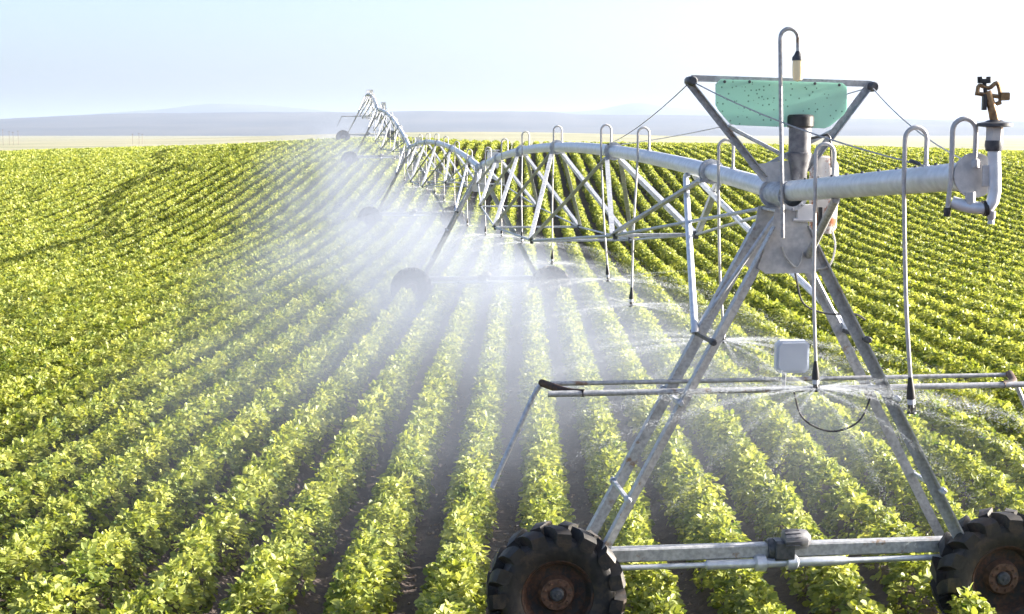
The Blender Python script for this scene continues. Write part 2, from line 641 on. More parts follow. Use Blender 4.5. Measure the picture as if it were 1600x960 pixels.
# ------------------------------------------------------------------ machine parts
def make_wheel(parent, u):
    c = Vector((u, WHEEL_V, WHEEL_R + .03))
    w = empty('wheel', c)
    w.parent = parent
    w.scale = (.945, .97, .945)
    R, W = .518, .15
    t = MB()
    t.lathe((0, 0, 0), (0, 1, 0), [(-.10, .30), (-.135, .34), (-W, .42), (-W, .47), (-.135, .502), (-.09, .515), (0, R), (.09, .515), (.135, .502), (W, .47), (W, .42), (.135, .34), (.10, .30), (.07, .29), (-.07, .29), (-.10, .30)], 48, False)
    nl = 15
    for k in range(nl):
        for sg in (-1, 1):
            ph0 = 2 * PI * (k + (.25 if sg > 0 else -.25)) / nl
            st = [(.606, .50, ph0, .0, .046), (.612, .50, ph0 + .09, .07 * sg, .052), (.606, .50, ph0 + .16, .145 * sg, .064), (.575, .49, ph0 + .19, .178 * sg, .066), (.49, .46, ph0 + .21, .176 * sg, .050)]
            rings = []
            for ro, ri, ph, y, hw in st:
                a = hw / .6
                ring = []
                for r_, aa in ((ri, -a * 1.25), (ro, -a), (ro, a), (ri, a * 1.25)):
                    ring.append(Vector((math.sin(ph + aa) * r_, y, math.cos(ph + aa) * r_)))
                rings.append(ring)
            # wrap the last station against the sidewall
            t.loft(rings)
    tyre = t.build('tyre', M['rubber'], w)
    r = MB()
    r.lathe((0, 0, 0), (0, 1, 0), [(-.115, .325), (-.12, .315), (-.105, .295), (-.06, .285), (-.02, .26), (.0, .2), (-.015, .15), (-.03, .12), (-.03, .0)], 36, False)
    r.lathe((0, 0, 0), (0, 1, 0), [(.115, .325), (.12, .31), (.06, .285), (-.02, .27)], 36, False)
    r.build('rim', M['rust'], w)
    h = MB()
    h.lathe((0, 0, 0), (0, 1, 0), [(-.0, .165), (-.035, .16), (-.06, .145), (-.075, .14), (-.078, .085), (-.06, .08), (-.06, 0)], 28, False)
    for k in range(9):
        a = 2 * PI * k / 9
        h.lathe((math.cos(a) * .113, -.072, math.sin(a) * .113), (0, -1, 0), [(0, .013), (.02, .013), (.024, .008), (.024, 0)], 6, False)
    h.build('hub', M['hub_rust'], w)
    k = MB()
    k.lathe((0, -.055, 0), (0, -1, 0), [(0, .062), (.03, .06), (.045, .045), (.045, .02), (.055, .015), (.055, 0)], 20, False)
    k.build('hub_cap', M['dark_steel'], w)
    return w


def make_tower():
    root = empty('irrigation_tower', (0, 0, 0))
    for sg in (-1, 1):
        make_wheel(root, sg * WHEEL_U)
    b = MB()
    b.beam((-1.80, 0, .86), (1.80, 0, .86), .11, .12)
    b.build('axle_beam', M['leg'], root)
    b = MB()
    b.beam((-.02, -.06, .88), (.14, -.06, .88), .16, .17)
    b.lathe((-.07, 0, .86), (1, 0, 0), [(0, .085), (.03, .1), (.10, .1), (.11, .08)], 20)
    b.build('centre_gearbox', M['dark_steel'], root)
    b = MB()
    b.lathe((.05, -.07, .965), (1, 0, 0), [(0, .05), (.01, .078), (.05, .082), (.2, .082), (.21, .075), (.24, .04), (.24, 0)], 24)
    for k in range(14):
        a = 2 * PI * k / 14
        b.beam((.06, -.07 + math.cos(a) * .083, .965 + math.sin(a) * .083), (.19, -.07 + math.cos(a) * .083, .965 + math.sin(a) * .083), .008, .012, (0, math.cos(a), math.sin(a)))
    b.build('drive_motor', M['canister'], root)
    b = MB()
    y, z = -.075, .765
    b.lathe((-1.78, y, z), (1, 0, 0), [(0, .024), (1.15, .024), (1.17, .042), (1.58, .042), (1.60, .07), (1.68, .07), (1.69, .04), (1.86, .04), (1.87, .066), (1.95, .066), (1.97, .042), (2.36, .042), (2.42, .026), (3.56, .026)], 14)
    b.build('drive_shaft', M['shaft'], root)
    for sg in (-1, 1):
        b = MB()
        b.lathe((sg * WHEEL_U, -.10, WHEEL_R + .03), (0, 1, 0), [(-.05, .07), (0, .13), (.1, .145), (.16, .12), (.18, .05)], 18)
        b.beam((sg * 1.78, .0, .60), (sg * 1.78, .0, .93), .15, .2, (0, 1, 0))
        b.lathe((sg * 1.72, y, z), (sg, 0, 0), [(0, .05), (.03, .075), (.12, .08), (.15, .05)], 14)
        b.build('wheel_gearbox', M['dark_steel'], root)
    # four legs, in pairs
    for sg in (-1, 1):
        for v in (-.3, .3):
            b = MB()
            p = Vector((sg * 1.68, v * .9, .80))
            q = Vector((sg * .15, v * .75, 3.66))
            b.angle(p, q, .086, .011, (0, -1 if v < 0 else 1, 0), -sg if v < 0 else sg)
            b.build('leg', M['leg'], root)
        # rungs between front and back leg
        for z in (1.42, 2.22, 2.72):
            f = (z - .80) / (3.66 - .80)
            x = sg * (1.68 - 1.53 * f)
            b = MB()
            b.beam((x, -.33, z), (x, .33, z), .035, .035)
            for e in (-.33, .33):
                b.lathe((x, e, z), (0, 1 if e > 0 else -1, 0), [(-.02, .03), (.03, .03), (.05, .02), (.05, 0)], 8)
            b.build('rung', M['dark_steel'] if z > 2.6 else M['galv'], root)
        # thin stay inside the legs and long struts up to the first truss joint
        b = MB()
        f = (2.72 - .80) / 2.86
        b.tube([(sg * (1.68 - 1.53 * f), .28, 2.72), (sg * .04, .05, 3.72)], .018, 8)
        b.build('stay_rod', M['galv'], root)
        b = MB()
        x = sg * (1.68 - 1.53 * f)
        b.tube(bez([(x, .3, 2.74), (x * .97, .42, 2.83), (sg * .10, 3.05, 3.86), (sg * .05, 3.2, 3.98)], 5), .032, 10)
        b.build('strut', M['pipe'], root)
    # head plates and pipe sleeve
    b = MB()
    for v in (-.245, .245):
        b.poly([(-.13, v, 3.80), (.13, v, 3.80), (.16, v, 3.62), (.27, v, 3.32), (.22, v, 3.27), (-.20, v, 3.27), (-.27, v, 3.32), (-.16, v, 3.62)], .012, (0, 1, 0))
    b.box((0, 0, 3.78), .2, .47, .02)
    b.build('head_plate', M['plate'], root)
    b = MB()
    b.lathe((0, -.30, APEX - .02), (0, 1, 0), [(0, .088), (.0, .125), (.025, .125), (.03, .10), (.08, .112), (.12, .098), (.18, .115), (.24, .098), (.3, .112), (.36, .098), (.53, .10), (.535, .125), (.56, .125), (.56, .088)], 20, False)
    for k in range(8):
        a = 2 * PI * k / 8
        b.lathe((math.cos(a) * .11, -.315, APEX - .02 + math.sin(a) * .11), (0, -1, 0), [(-.04, .009), (.012, .009), (.012, 0)], 6)
    b.build('pipe_joint', M['galv'], root)
    # side boom: two bars across the legs with elbows and arms at both ends
    for v in (-.24, .24):
        b = MB()
        b.tube([(-2.0, v, 2.30), (2.18, v, 2.30)], .026 if v < 0 else .02, 10)
        b.build('boom_bar', M['leg'], root)
    for sg, bo in ((-1, 0), (1, .18)):
        b = MB()
        b.tube(bez([(sg * 1.70 + bo, -.24, 2.302), (sg * 1.84 + bo, -.15, 2.305), (sg * 1.99 + bo, .24, 2.31)], 6), .033, 10)
        b.build('boom_elbow', M['rust'], root)
        b = MB()
        b.tube([(sg * 1.99 + bo, .24, 2.31), (sg * 2.06 + bo, .24, 2.2), (sg * 2.42 + bo, .2, 1.42)], .022, 10)
        b.build('boom_arm', M['galv'], root)
    return root


def make_span(A, B, idx, label):
    """pipe with bowstring truss between two tower tops"""
    root = empty('irrigation_span', A)
    D = B - A
    n_j = 24
    Lh = D.length
    side = Vector((D.y, -D.x, 0)).normalized()       # to the right
    up = Vector((0, 0, 1))

    def pc(t):
        return D * t + up * (.46 * 4 * t * (1 - t) + .0)

    b = MB()
    ts = [(.012 + (.976) * k / n_j) for k in range(n_j + 1)]
    b.tube([pc(t) for t in ts], .084, 18)
    b.build('pipe', M['pipe'], root)
    nodes = [.178, .375, .565, .742, .896]
    joints = [.085, .277, .47, .654, .82, .955]
    for t in joints:
        b = MB()
        d = (pc(t + .01) - pc(t - .01)).normalized()
        b.lathe(pc(t) - d * .05, d, [(0, .085), (0, .125), (.022, .125), (.026, .1), (.072, .1), (.076, .125), (.1, .125), (.1, .085)], 18, False)
        # saddle bracket below
        b.beam(pc(t) - up * .09 - side * .13, pc(t) - up * .09 + side * .13, .10, .03)
        b.build('flange', M['galv'], root)
    dep = lambda t: 1.55 * 4 * t * (1 - t) * .99

    def nd(t, sg):
        return pc(t) - up * dep(t) + side * sg * .54 * dep(t)

    for sg in (-1, 1):
        # chord rod
        b = MB()
        pts = [pc(.008) - up * .16 + side * sg * .1] + [nd(t, sg) for t in nodes] + [pc(.992) - up * .16 + side * sg * .1]
        for p, q in zip(pts[:-1], pts[1:]):
            b.tube([p, q], .017, 8)
        b.build('truss_rod', M['galv'], root)
        for i, t in enumerate(nodes):
            for tj in (joints[i], joints[i + 1]):
                b = MB()
                b.angle(nd(t, sg) - side * sg * .0, pc(tj) - up * .085 + side * sg * .06, .062, .008, side * sg, 1 if sg > 0 else -1)
                b.build('truss_brace', M['galv'], root)
            b = MB()
            b.box(nd(t, sg), .05, .14, .09)
            b.build('node_bracket', M['dark_steel'], root)
    for t in nodes:
        b = MB()
        b.beam(nd(t, -1), nd(t, 1), .04, .04)
        b.build('cross_strut', M['galv'], root)
    tag(root, label, 'irrigation span', 'truss spans of the pivot machine')
    return root, pc


def make_drop(top, end, left, h, label, cat='drop hose', stub=False, r=.0145, group='drop hoses hanging along the pipe', w=.14):
    """gooseneck leaving the pipe top, hose to a nozzle; top = point on the pipe's upper side"""
    root = empty('drop_hose', top)
    l = left.normalized()
    g = []
    rr = w / 2
    g.append(Vector((0, 0, -.03)))
    g.append(Vector((0, 0, h - rr)))
    for k in range(1, 11):
        a = PI * k / 10
        g.append(l * (rr - rr * math.cos(a)) + Vector((0, 0, h - rr + rr * math.sin(a))))
    e = end - top
    elb = l * w + Vector((0, 0, -.10))
    g.append(elb)
    b = MB()
    b.tube(g, r, 10)
    b.lathe((0, 0, -.04), (0, 0, 1), [(0, .028), (.04, .028), (.05, .02)], 10)
    b.build('gooseneck', M['hose'], root)
    if stub:
        b = MB()
        b.tube([elb, e], r, 10)
        b.build('hose', M['hose'], root)
        b = MB()
        b.lathe(e + Vector((0, 0, .0)), (0, 0, -1), [(-.02, .02), (.03, .021), (.035, 0)], 10)
        b.build('end_cap', M['black'], root)
    else:
        d = (elb - e).normalized()
        b = MB()
        mid = (elb + e) / 2 + l * .012
        b.tube(bez([elb, mid, e + d * .2], 6), r * .92, 10)
        b.build('hose', M['hose'], root)
        b = MB()
        b.lathe(e + d * .22, -d, [(0, .012), (.04, .018), (.10, .026), (.15, .03), (.155, .02)], 12)
        b.build('weight', M['black'], root)
        b = MB()
        b.lathe(e + d * .066, -d, [(0, .024), (.03, .026), (.034, .018)], 12)
        b.build('regulator', M['white'], root)
        b = MB()
        b.lathe(e + d * .034, -d, [(0, .016), (.02, .02), (.03, .012), (.045, .012), (.05, .03), (.058, .032), (.06, 0)], 12)
        for k in range(3):
            a = 2 * PI * k / 3
            b.tube([e + d * .03 + Vector((math.cos(a), math.sin(a), 0)) * .024, e - d * .02 + Vector((math.cos(a), math.sin(a), 0)) * .027], .004, 5)
        b.build('nozzle', M['black'], root)
    tag(root, label, cat, group)
    return root


def make_spray(e, label, reach=3.4, ns=24, seed=0, per=300, fat=1.0):
    """streams of separate drops thrown out from the nozzle plate"""
    rg = np.random.default_rng(seed)
    C, D, S = [], [], []
    for k in range(ns):
        az = 2 * PI * (k + rg.uniform(-.25, .25)) / ns
        el = rg.normal(.02, .05)
        rmax = reach * rg.uniform(.7, 1.1)
        n = int(rmax * per)
        r = .03 + rmax * rg.random(n) ** 1.5
        g = .085 * rg.uniform(.8, 1.2)
        z = np.tan(el) * r - g * r * r
        spread = .003 + .012 * r
        p = np.stack([r * math.cos(az), r * math.sin(az), z], -1) + rg.normal(0, 1, (n, 3)) * spread[:, None]
        t = np.stack([np.full(n, math.cos(az)), np.full(n, math.sin(az)), math.tan(el) - 2 * g * r], -1)
        C.append(p)
        D.append(nrm(t))
        S.append(rg.uniform(.6, 1.3, n) * np.clip(1.15 - .2 * r / reach, .5, 1.2))
    C, D, S = np.concatenate(C), np.concatenate(D), np.concatenate(S)
    co, f = drops(C, D, S * .007 * fat, S * .0013 * fat)
    o = np_mesh('water_spray', co, f, M['water'], True)
    o.location = e
    tag(o, label, 'water spray', 'water sprays thrown by the nozzles')
    return o


def drops(C, D, L_, R_):
    ref = np.where(np.abs(D[:, 2:3]) < .9, np.array([[0, 0, 1.]]), np.array([[1., 0, 0]]))
    U = nrm(ref - D * (ref * D).sum(-1, keepdims=True))
    W = np.cross(D, U)
    L_, R_ = L_[:, None], R_[:, None]
    v = np.stack([C - D * L_, C + U * R_, C + W * R_, C - U * R_, C - W * R_, C + D * L_], 1)
    f0 = np.array([[0, 2, 1], [0, 3, 2], [0, 4, 3], [0, 1, 4], [5, 1, 2], [5, 2, 3], [5, 3, 4], [5, 4, 1]])
    f = (f0[None] + (np.arange(len(C)) * 6)[:, None, None]).reshape(-1, 3)
    return v.reshape(-1, 3), f


def lerp(a, b, t):
    return a + (b - a) * t


def make_mist(A, B, dens, label, ymin_fade=0, extra=.0):
    """cloud of fine drops below one span, as a real volume"""
    hx = 8.6
    D = B - A
    L_ = math.hypot(D.x, D.y)
    hd = math.atan2(-D.x, D.y)
    c, s = math.cos(hd), math.sin(hd)
    ts = np.linspace(-.03 if ymin_fade == 0 else -.12, 1.03, 13)
    gz = []
    for t in ts:
        gx, gy = A.x - s * t * L_, A.y + c * t * L_
        gz.append(float(terrain(gx, gy)))
    gz = np.array(gz)
    z0 = A.z - APEX
    poly = np.polyfit(ts * L_, gz - z0, 3)
    gz = np.polyval(poly, ts * L_) + z0
    prof_ = [(-1, -.7), (-.98, .5), (-.75, 1.5), (-.4, 2.4), (0, 2.75), (.4, 2.4), (.75, 1.5), (.98, .5), (1, -.7)]
    rings = [[(x * hx + extra, t * L_, g - z0 + z) for x, z in prof_] for t, g in zip(ts, gz)]
    b = MB()
    b.loft(rings)
    o = b.build('water_mist', None)
    o.data.materials.clear()
    o.location = (A.x, A.y, z0)
    o.rotation_euler = (0, 0, hd)
    m = bpy.data.materials.new('fine_water_mist')
    m.use_nodes = True
    N, Lk = m.node_tree.nodes, m.node_tree.links
    N.remove(N['Principled BSDF'])

    def math_(op, a, b_=None, clamp=False):
        n = N.new('ShaderNodeMath')
        n.operation = op
        n.use_clamp = clamp
        for i, x in enumerate((a, b_)):
            if x is None:
                continue
            if isinstance(x, (int, float)):
                n.inputs[i].default_value = x
            else:
                Lk.new(x, n.inputs[i])
        return n.outputs[0]

    tc = N.new('ShaderNodeTexCoord')
    sp = N.new('ShaderNodeSeparateXYZ')
    Lk.new(tc.outputs['Object'], sp.inputs[0])
    x, y, z = sp.outputs
    g = float(poly[0])
    acc = g
    acc = math_('ADD', math_('MULTIPLY', y, float(poly[0])), float(poly[1]))
    acc = math_('ADD', math_('MULTIPLY', acc, y), float(poly[2]))
    acc = math_('ADD', math_('MULTIPLY', acc, y), float(poly[3]))
    h = math_('SUBTRACT', z, acc)
    ax = math_('ABSOLUTE', math_('DIVIDE', math_('SUBTRACT', x, extra), hx))
    fx = math_('SUBTRACT', 1.0, math_('POWER', ax, 1.6), True)
    top = math_('MULTIPLY', fx, 2.55)
    fh = math_('MULTIPLY', math_('SUBTRACT', top, h), 1.1, True)
    # denser close below the nozzles
    core = math_('SUBTRACT', 1.0, math_('MULTIPLY', ax, 1.0), True)
    fy = math_('MULTIPLY', math_('ADD', y, 1.4), .12, True) if ymin_fade else 1.0
    if ymin_fade:
        fy = math_('MULTIPLY', fy, math_('ADD', .70, math_('MULTIPLY', y, .046)))
    wave = math_('ADD', .78, math_('MULTIPLY', math_('SINE', math_('MULTIPLY', y, 1.57)), .34))
    n = N.new('ShaderNodeTexNoise')
    n.inputs['Scale'].default_value = .5
    n.inputs['Detail'].default_value = 3
    Lk.new(tc.outputs['Object'], n.inputs['Vector'])
    nn = math_('MULTIPLY', math_('SUBTRACT', n.outputs['Fac'], .30), 2.6, True)
    dd = math_('MULTIPLY', fx, fh)
    dd = math_('MULTIPLY', dd, math_('ADD', .5, math_('MULTIPLY', core, .7)))
    dd = math_('MULTIPLY', dd, nn)
    dd = math_('MULTIPLY', dd, fy)
    dd = math_('MULTIPLY', dd, wave)
    dd = math_('MULTIPLY', dd, dens)
    vs = N.new('ShaderNodeVolumePrincipled')
    vs.inputs['Color'].default_value = (.555, .625, .76, 1)
    vs.inputs['Anisotropy'].default_value = .45
    Lk.new(dd, vs.inputs['Density'])
    Lk.new(vs.outputs[0], N['Material Output'].inputs['Volume'])
    o.data.materials.append(m)
    tag(o, label, 'mist', None, 'stuff')
    return o


# ------------------------------------------------------------------ far mountains
def ridge_mesh(name, dist, prof, depth, seed, rough):
    rg = np.random.default_rng(seed)
    px = np.linspace(-500, 2100, 260)
    py = np.interp(px, [p[0] for p in prof], [p[1] for p in prof])
    k = np.hanning(9)
    py = np.convolve(np.pad(py, 4, mode='edge'), k / k.sum(), mode='valid')
    jag = np.convolve(rg.normal(0, 1, len(px) + 6), np.hanning(7) / 3.5, mode='valid') * rough
    H = (207 - (py + jag)) / F * dist + CAM_Z
    X = (px - 800) / F * dist
    rows = []
    sec = [(-1, -.02), (-.7, .12), (-.45, .35), (-.2, .75), (0, 1), (.3, .7), (.7, .2), (1, -.02)]
    for j, (a, hgt) in enumerate(sec):
        wob = np.convolve(rg.normal(0, 1, len(px) + 10), np.hanning(11) / 5.5, mode='valid')
        hh = H * hgt if j == 4 else H * np.clip(hgt * (1 + .25 * wob), -.05, .97)
        hh = np.where(hgt < 0, -30, hh)
        rows.append(np.stack([X, dist + a * depth + wob * depth * (0 if j == 4 else .06), hh], -1))
    co = np.concatenate(rows)
    nx = len(px)
    i = np.arange(nx - 1)[None, :] + np.arange(len(sec) - 1)[:, None] * nx
    q = np.stack([i, i + 1, i + nx + 1, i + nx], -1).reshape(-1, 4)
    o = np_mesh(name, co, q, M['hill'], True)
    tag(o, kind='structure')


# ================================================================== BUILD
build_ground()
for i in range(-62, 63):
    x0 = ROW0 + i * ROW
    if abs(x0) < 52:
        build_row(i)

ridge_mesh('hills', 9000, [(-500, 200), (0, 187), (100, 182), (200, 178), (420, 176), (600, 176), (640, 174), (860, 175), (900, 180), (1100, 181), (1300, 185), (1600, 190), (2100, 196)], 3400, 3, .5)
ridge_mesh('mountains', 16000, [(-500, 196), (0, 190), (130, 180), (270, 171), (305, 165), (350, 163), (410, 165), (470, 170), (560, 178), (760, 176), (850, 176), (930, 174), (965, 165), (998, 161), (1045, 169), (1150, 178), (1350, 188), (1600, 195), (2100, 200)], 3000, 5, .5)

# ---- towers
tower0 = make_tower()
tlab = ['nearest galvanised steel irrigation tower on two big muddy tyres', 'second tower along the machine, half hidden in white mist, with a pale box on top',
        'third tower along the machine, its left tyre dim behind the mist', 'fourth tower along the machine, standing partway up the far slope', 'farthest tower, its dark top outlined against the pale sky']
towers = [tower0] + [copy_tree(tower0) for _ in range(4)]
for i, t in enumerate(towers):
    t.location = TOW[i]
    t.rotation_euler = (0, 0, HEAD[i])
    tag(t, tlab[i], 'irrigation tower', 'wheeled towers of the pivot machine')

# the side booms of the middle towers are folded away: none shows in the photograph
for i in (1, 2, 3):
    for ch in [o for o in bpy.data.objects if o.parent == towers[i] and o.name.startswith('boom')]:
        bpy.data.objects.remove(ch)
# control boxes on the farther towers
for i in range(1, 5):
    b = MB()
    b.box((.36, .0, 4.14), .30, .22, .46)
    b.box((.36, .0, 4.40), .34, .26, .03)
    b.tube([(.36, 0, 3.9), (.2, 0, 3.78)], .025, 8)
    b.build('control_box', M['white'], towers[i])

# ---- nearest tower: parts of its own
T1 = towers[0]
cs, sn_ = math.cos(HEAD[0]), math.sin(HEAD[0])


def loc1(p):
    """world point -> local frame of the nearest tower"""
    d = p - TOW[0]
    return Vector((d.x * cs + d.y * sn_, -d.x * sn_ + d.y * cs, d.z))


def L1(px, py, v=0.0):
    """photo pixel -> local point of tower one on the plane at span offset v"""
    Y = 12.12
    for _ in range(6):
        p = at(px, py, Y)
        q = loc1(p)
        Y += (v - q.y) / cs
    return loc1(at(px, py, Y))


b = MB()
cl, cr = L1(1080, 127, .05), L1(1362, 136, .05)
b.angle(cl, cr, .05, .007, (0, 1, 0), 1)
b.build('mast_bar', M['leg'], T1)
for p, q in ((cl, L1(1198, 276, .05)), (cr, L1(1262, 268, .05))):
    b = MB()
    b.angle(p, q, .055, .008, (0, -1, 0), 1)
    b.build('mast_leg', M['leg'], T1)
for p, q in ((L1(1138, 198, .08), L1(1238, 250, .12)), (L1(1300, 205, .08), L1(1190, 262, .12))):
    b = MB()
    b.beam(p, q, .035, .03)
    b.build('mast_brace', M['galv'], T1)
for c in (cl, cr):
    b = MB()
    b.lathe(c - Vector((0, .08, 0)), (0, 1, 0), [(0, .03), (.02, .042), (.16, .042), (.18, .03)], 10)
    b.build('mast_clamp', M['dark_steel'], T1)
b = MB()
b.poly([L1(1170, 258, .04), L1(1240, 250, .04), L1(1244, 284, .04), L1(1192, 284, .04)], .012, (0, 1, 0))
b.build('mast_plate', M['plate'], T1)

b = MB()
base = L1(1248, 292, -.02)
b.lathe(base, (0, 0, 1), [(-.06, .05), (.03, .05), (.05, .06), (.12, .068), (.20, .085), (.26, .10), (.28, .10), (.285, .092), (.50, .092)], 22)
b.build('drain_canister', M['canister'], T1)
b = MB()
b.lathe(base + Vector((0, 0, .49)), (0, 0, 1), [(0, .10), (.01, .112), (.09, .112), (.105, .10), (.11, .02), (.11, 0)], 22)
b.build('canister_cap', M['black'], T1)
b = MB()
p = base + Vector((.09, -.02, .40))
b.beam(p, p + Vector((.13, 0, .03)), .03, .02)
b.tube(bez([p + Vector((.13, 0, .04)), p + Vector((.16, -.01, 0)), p + Vector((.17, -.01, -.12)), p + Vector((.18, 0, -.24))], 5), .008, 6)
b.build('canister_bracket', M['cable'], T1)
b = MB()
pb = L1(1287, 300, .14)
b.lathe(pb, (0, 0, 1), [(-.35, .09), (-.30, .115), (0, .12), (.16, .122), (.24, .112), (.29, .08), (.305, .03), (.305, 0)], 24)
b.build('collector_pot', M['potrust'], T1)
b = MB()
c = L1(1258, 332, -.27)
b.box(c, .14, .05, .13)
b.lathe(c + Vector((-.07, -.01, -.06)), (1, 0, 0), [(-.03, .015), (.02, .018), (.14, .018), (.15, 0)], 8)
b.build('junction_box', M['white'], T1)
b = MB()
b.box(L1(1281, 345, -.27), .03, .03, .22)
b.build('cable_duct', M['black'], T1)
b = MB()
c = L1(1237, 557, .12)
b.box(c, .29, .06, .28)
b.box(c + Vector((0, -.035, 0)), .25, .02, .24)
b.build('control_panel', M['panel'], T1)
b = MB()
b.beam(c + Vector((-.05, .05, -.28)), c + Vector((-.05, .05, .1)), .03, .02, (0, 1, 0))
b.build('panel_bracket', M['galv'], T1)
for pts, v in ((((1240, 408), (1245, 440), (1256, 475), (1290, 490), (1335, 491), (1352, 500)), -.2), (((1222, 385), (1228, 402), (1245, 418), (1255, 395)), -.27),
               (((1300, 360), (1305, 385), (1296, 415), (1270, 422)), -.27), (((1240, 610), (1252, 650), (1280, 670), (1312, 673), (1345, 655), (1364, 610)), -.22)):
    b = MB()
    b.tube(bez([L1(x, y, v) for x, y in pts], 6), .0085, 7)
    b.build('cable', M['cable'] if v > -.25 else M['hose'], T1)

# ---- spans
pcs = []
slab = ['nearest truss span with arched pipe, between nearest and second tower', 'second truss span, its lower rods sunk in white mist', 'third truss span with dense dark braces, sloping up towards the hill', 'farthest truss span, short and dark against the sky']
for i in range(4):
    s_, pc = make_span(AP[i], AP[i + 1], i, slab[i])
    pcs.append((AP[i], pc))

# ---- overhang beyond the nearest tower
dirn = (AP[0] - AP[1])
dirn.z = 0
dlen = dirn.length
dirn.normalize()
OE = at(1524, 274, AP[0].y + dirn.y * dlen * .134)
OE.x = OE.x
OA = AP[0]
ov = empty('overhang_pipe', OA)
e = OE - OA
od = e.normalized()
b = MB()
b.tube([od * .25, e], .084, 22)
b.build('pipe', M['pipe'], ov)
b = MB()
for k in range(9):
    t = .18 + k * .085
    b.lathe(e * t + Vector((-.02, 0, .08)), (0, 0, 1), [(0, .012), (.012, .012), (.014, 0)], 8)
b.build('outlet_plug', M['dark_steel'], ov)
b = MB()
b.tube([tow_pt(0, .16, -.25, 3.42) - OA, e * .36 - Vector((0, 0, .09))], .032, 12)
b.build('strut', M['leg'], ov)
b = MB()
sidev = Vector((dirn.y * -1, dirn.x, 0)).normalized()
b.lathe(e - od * .02, od, [(0, .085), (0, .128), (.014, .13), (.022, .128), (.022, 0)], 26)
b.build('end_plate', M['plate'], ov)
Yr = OE.y - .06


def OV(px, py, dy=0):
    return at(px, py, Yr + dy) - OA


rp = OV(1553, 228)
b = MB()
b.tube(bez([OV(1488, 316, .1), OV(1512, 323, .06), OV(1536, 326, .02)], 5) + [OV(1545, 324), OV(1551, 315), OV(1554, 300), OV(1554, 270), rp], .036, 16)
b.build('riser_pipe', M['pipe'], ov)
b = MB()
b.lathe(OV(1539, 326, .01), OV(1546, 324) - OV(1532, 326), [(-.012, .046), (.012, .046)], 16)
b.build('coupling', M['black'], ov)
b = MB()
b.tube([OV(1516, 300, .05), OV(1516, 320, .05)], .03, 10)
b.beam(OV(1535, 275), OV(1552, 275), .02, .12)
b.build('riser_bracket', M['plate'], ov)
b = MB()
b.lathe(OV(1549, 330), (0, 0, -1), [(0, .026), (.04, .024), (.05, .017), (.075, .02), (.075, 0)], 12)
b.build('drain_plug', M['hose'], ov)
b = MB()
b.lathe(rp, (0, 0, 1), [(-.03, .045), (.0, .052), (.03, .05)], 14)
b.build('coupling', M['dark_steel'], ov)
b = MB()
b.lathe(rp + Vector((0, 0, .03)), (0, 0, 1), [(0, .048), (.08, .048)], 6)
b.build('valve_body', M['plate'], ov)
b = MB()
b.lathe(rp + Vector((0, 0, .105)), (0, 0, 1), [(0, .05), (.005, .10), (.022, .10), (.03, .055), (.04, .04)], 16)
b.build('valve_flange', M['dark_steel'], ov)
gun = empty('sprinkler_gun', rp + Vector((0, 0, .14)))
gun.parent = ov
g0 = rp + Vector((0, 0, .14))
G = lambda px, py, dy=0: OV(px, py, dy) - g0
b = MB()
b.tube([G(1556, 196), G(1552, 176), G(1545, 150), G(1543, 143)], [.03, .027, .022, .02], 14)
b.lathe(G(1556, 196), (0, 0, 1), [(-.02, .04), (.02, .042), (.03, .03)], 14)
b.build('barrel', M['brass'], gun)
b = MB()
b.tube(bez([G(1527, 146), G(1530, 134), G(1545, 138), G(1557, 130), G(1562, 142), G(1563, 158)], 4), .012, 8)
b.tube([G(1524, 146), G(1566, 152)], .012, 8)
b.box(G(1569, 151), .05, .05, .045)
b.tube([G(1556, 163), G(1564, 160)], .012, 6)
b.build('drive_arm', M['brass'], gun)
b = MB()
b.beam(G(1530, 127), G(1546, 127), .03, .025)
b.beam(G(1531, 120), G(1531, 130), .025, .015, (0, 1, 0))
b.beam(G(1544.5, 120), G(1544.5, 130), .025, .015, (0, 1, 0))
b.tube([G(1538, 128), G(1540, 145)], .012, 6)
b.box(G(1538, 160), .022, .03, .09)
b.build('splash_vane', M['black'], gun)
tag(ov, 'pale overhanging end pipe with round end plate and brass sprinkler gun on its riser', 'overhang pipe')

# ---- guy wires
for (p, q, lab) in ((cl, None, 'thin steel wire from left mast corner down to the nearest span'), (cr, None, 'thin steel wire from right mast corner, behind the green panel, down to the nearest span'),
                    (cl, 1, 'thin steel wire from left mast corner across the green panel to the overhang'), (cr, 2, 'thin steel wire from right mast corner to the overhang end')):
    p = tow_pt(0, *p)
    p = Vector(p)
    if q is None:
        t = .277
        e_ = pcs[0][0] + pcs[0][1](t) + Vector((.08 * (1 if 'right' in lab else -1), 0, .09))
    else:
        e_ = OA + e * (.84 if q == 1 else .94) + Vector((-.06 if q == 1 else .06, 0, .08))
    o = empty('guy_wire', p)
    b = MB()
    n = 8
    b.tube([(e_ - p) * (k / n) - Vector((0, 0, .06 * 4 * (k / n) * (1 - k / n))) for k in range(n + 1)], .0055, 6)
    b.build('wire', M['wire'], o)
    b = MB()
    d = (e_ - p).normalized()
    b.lathe((e_ - p) - d * .16, d, [(0, .006), (.02, .013), (.10, .013), (.12, .006)], 8)
    b.build('turnbuckle', M['dark_steel'], o)
    tag(o, lab, 'guy wire', 'guy wires of the mast')

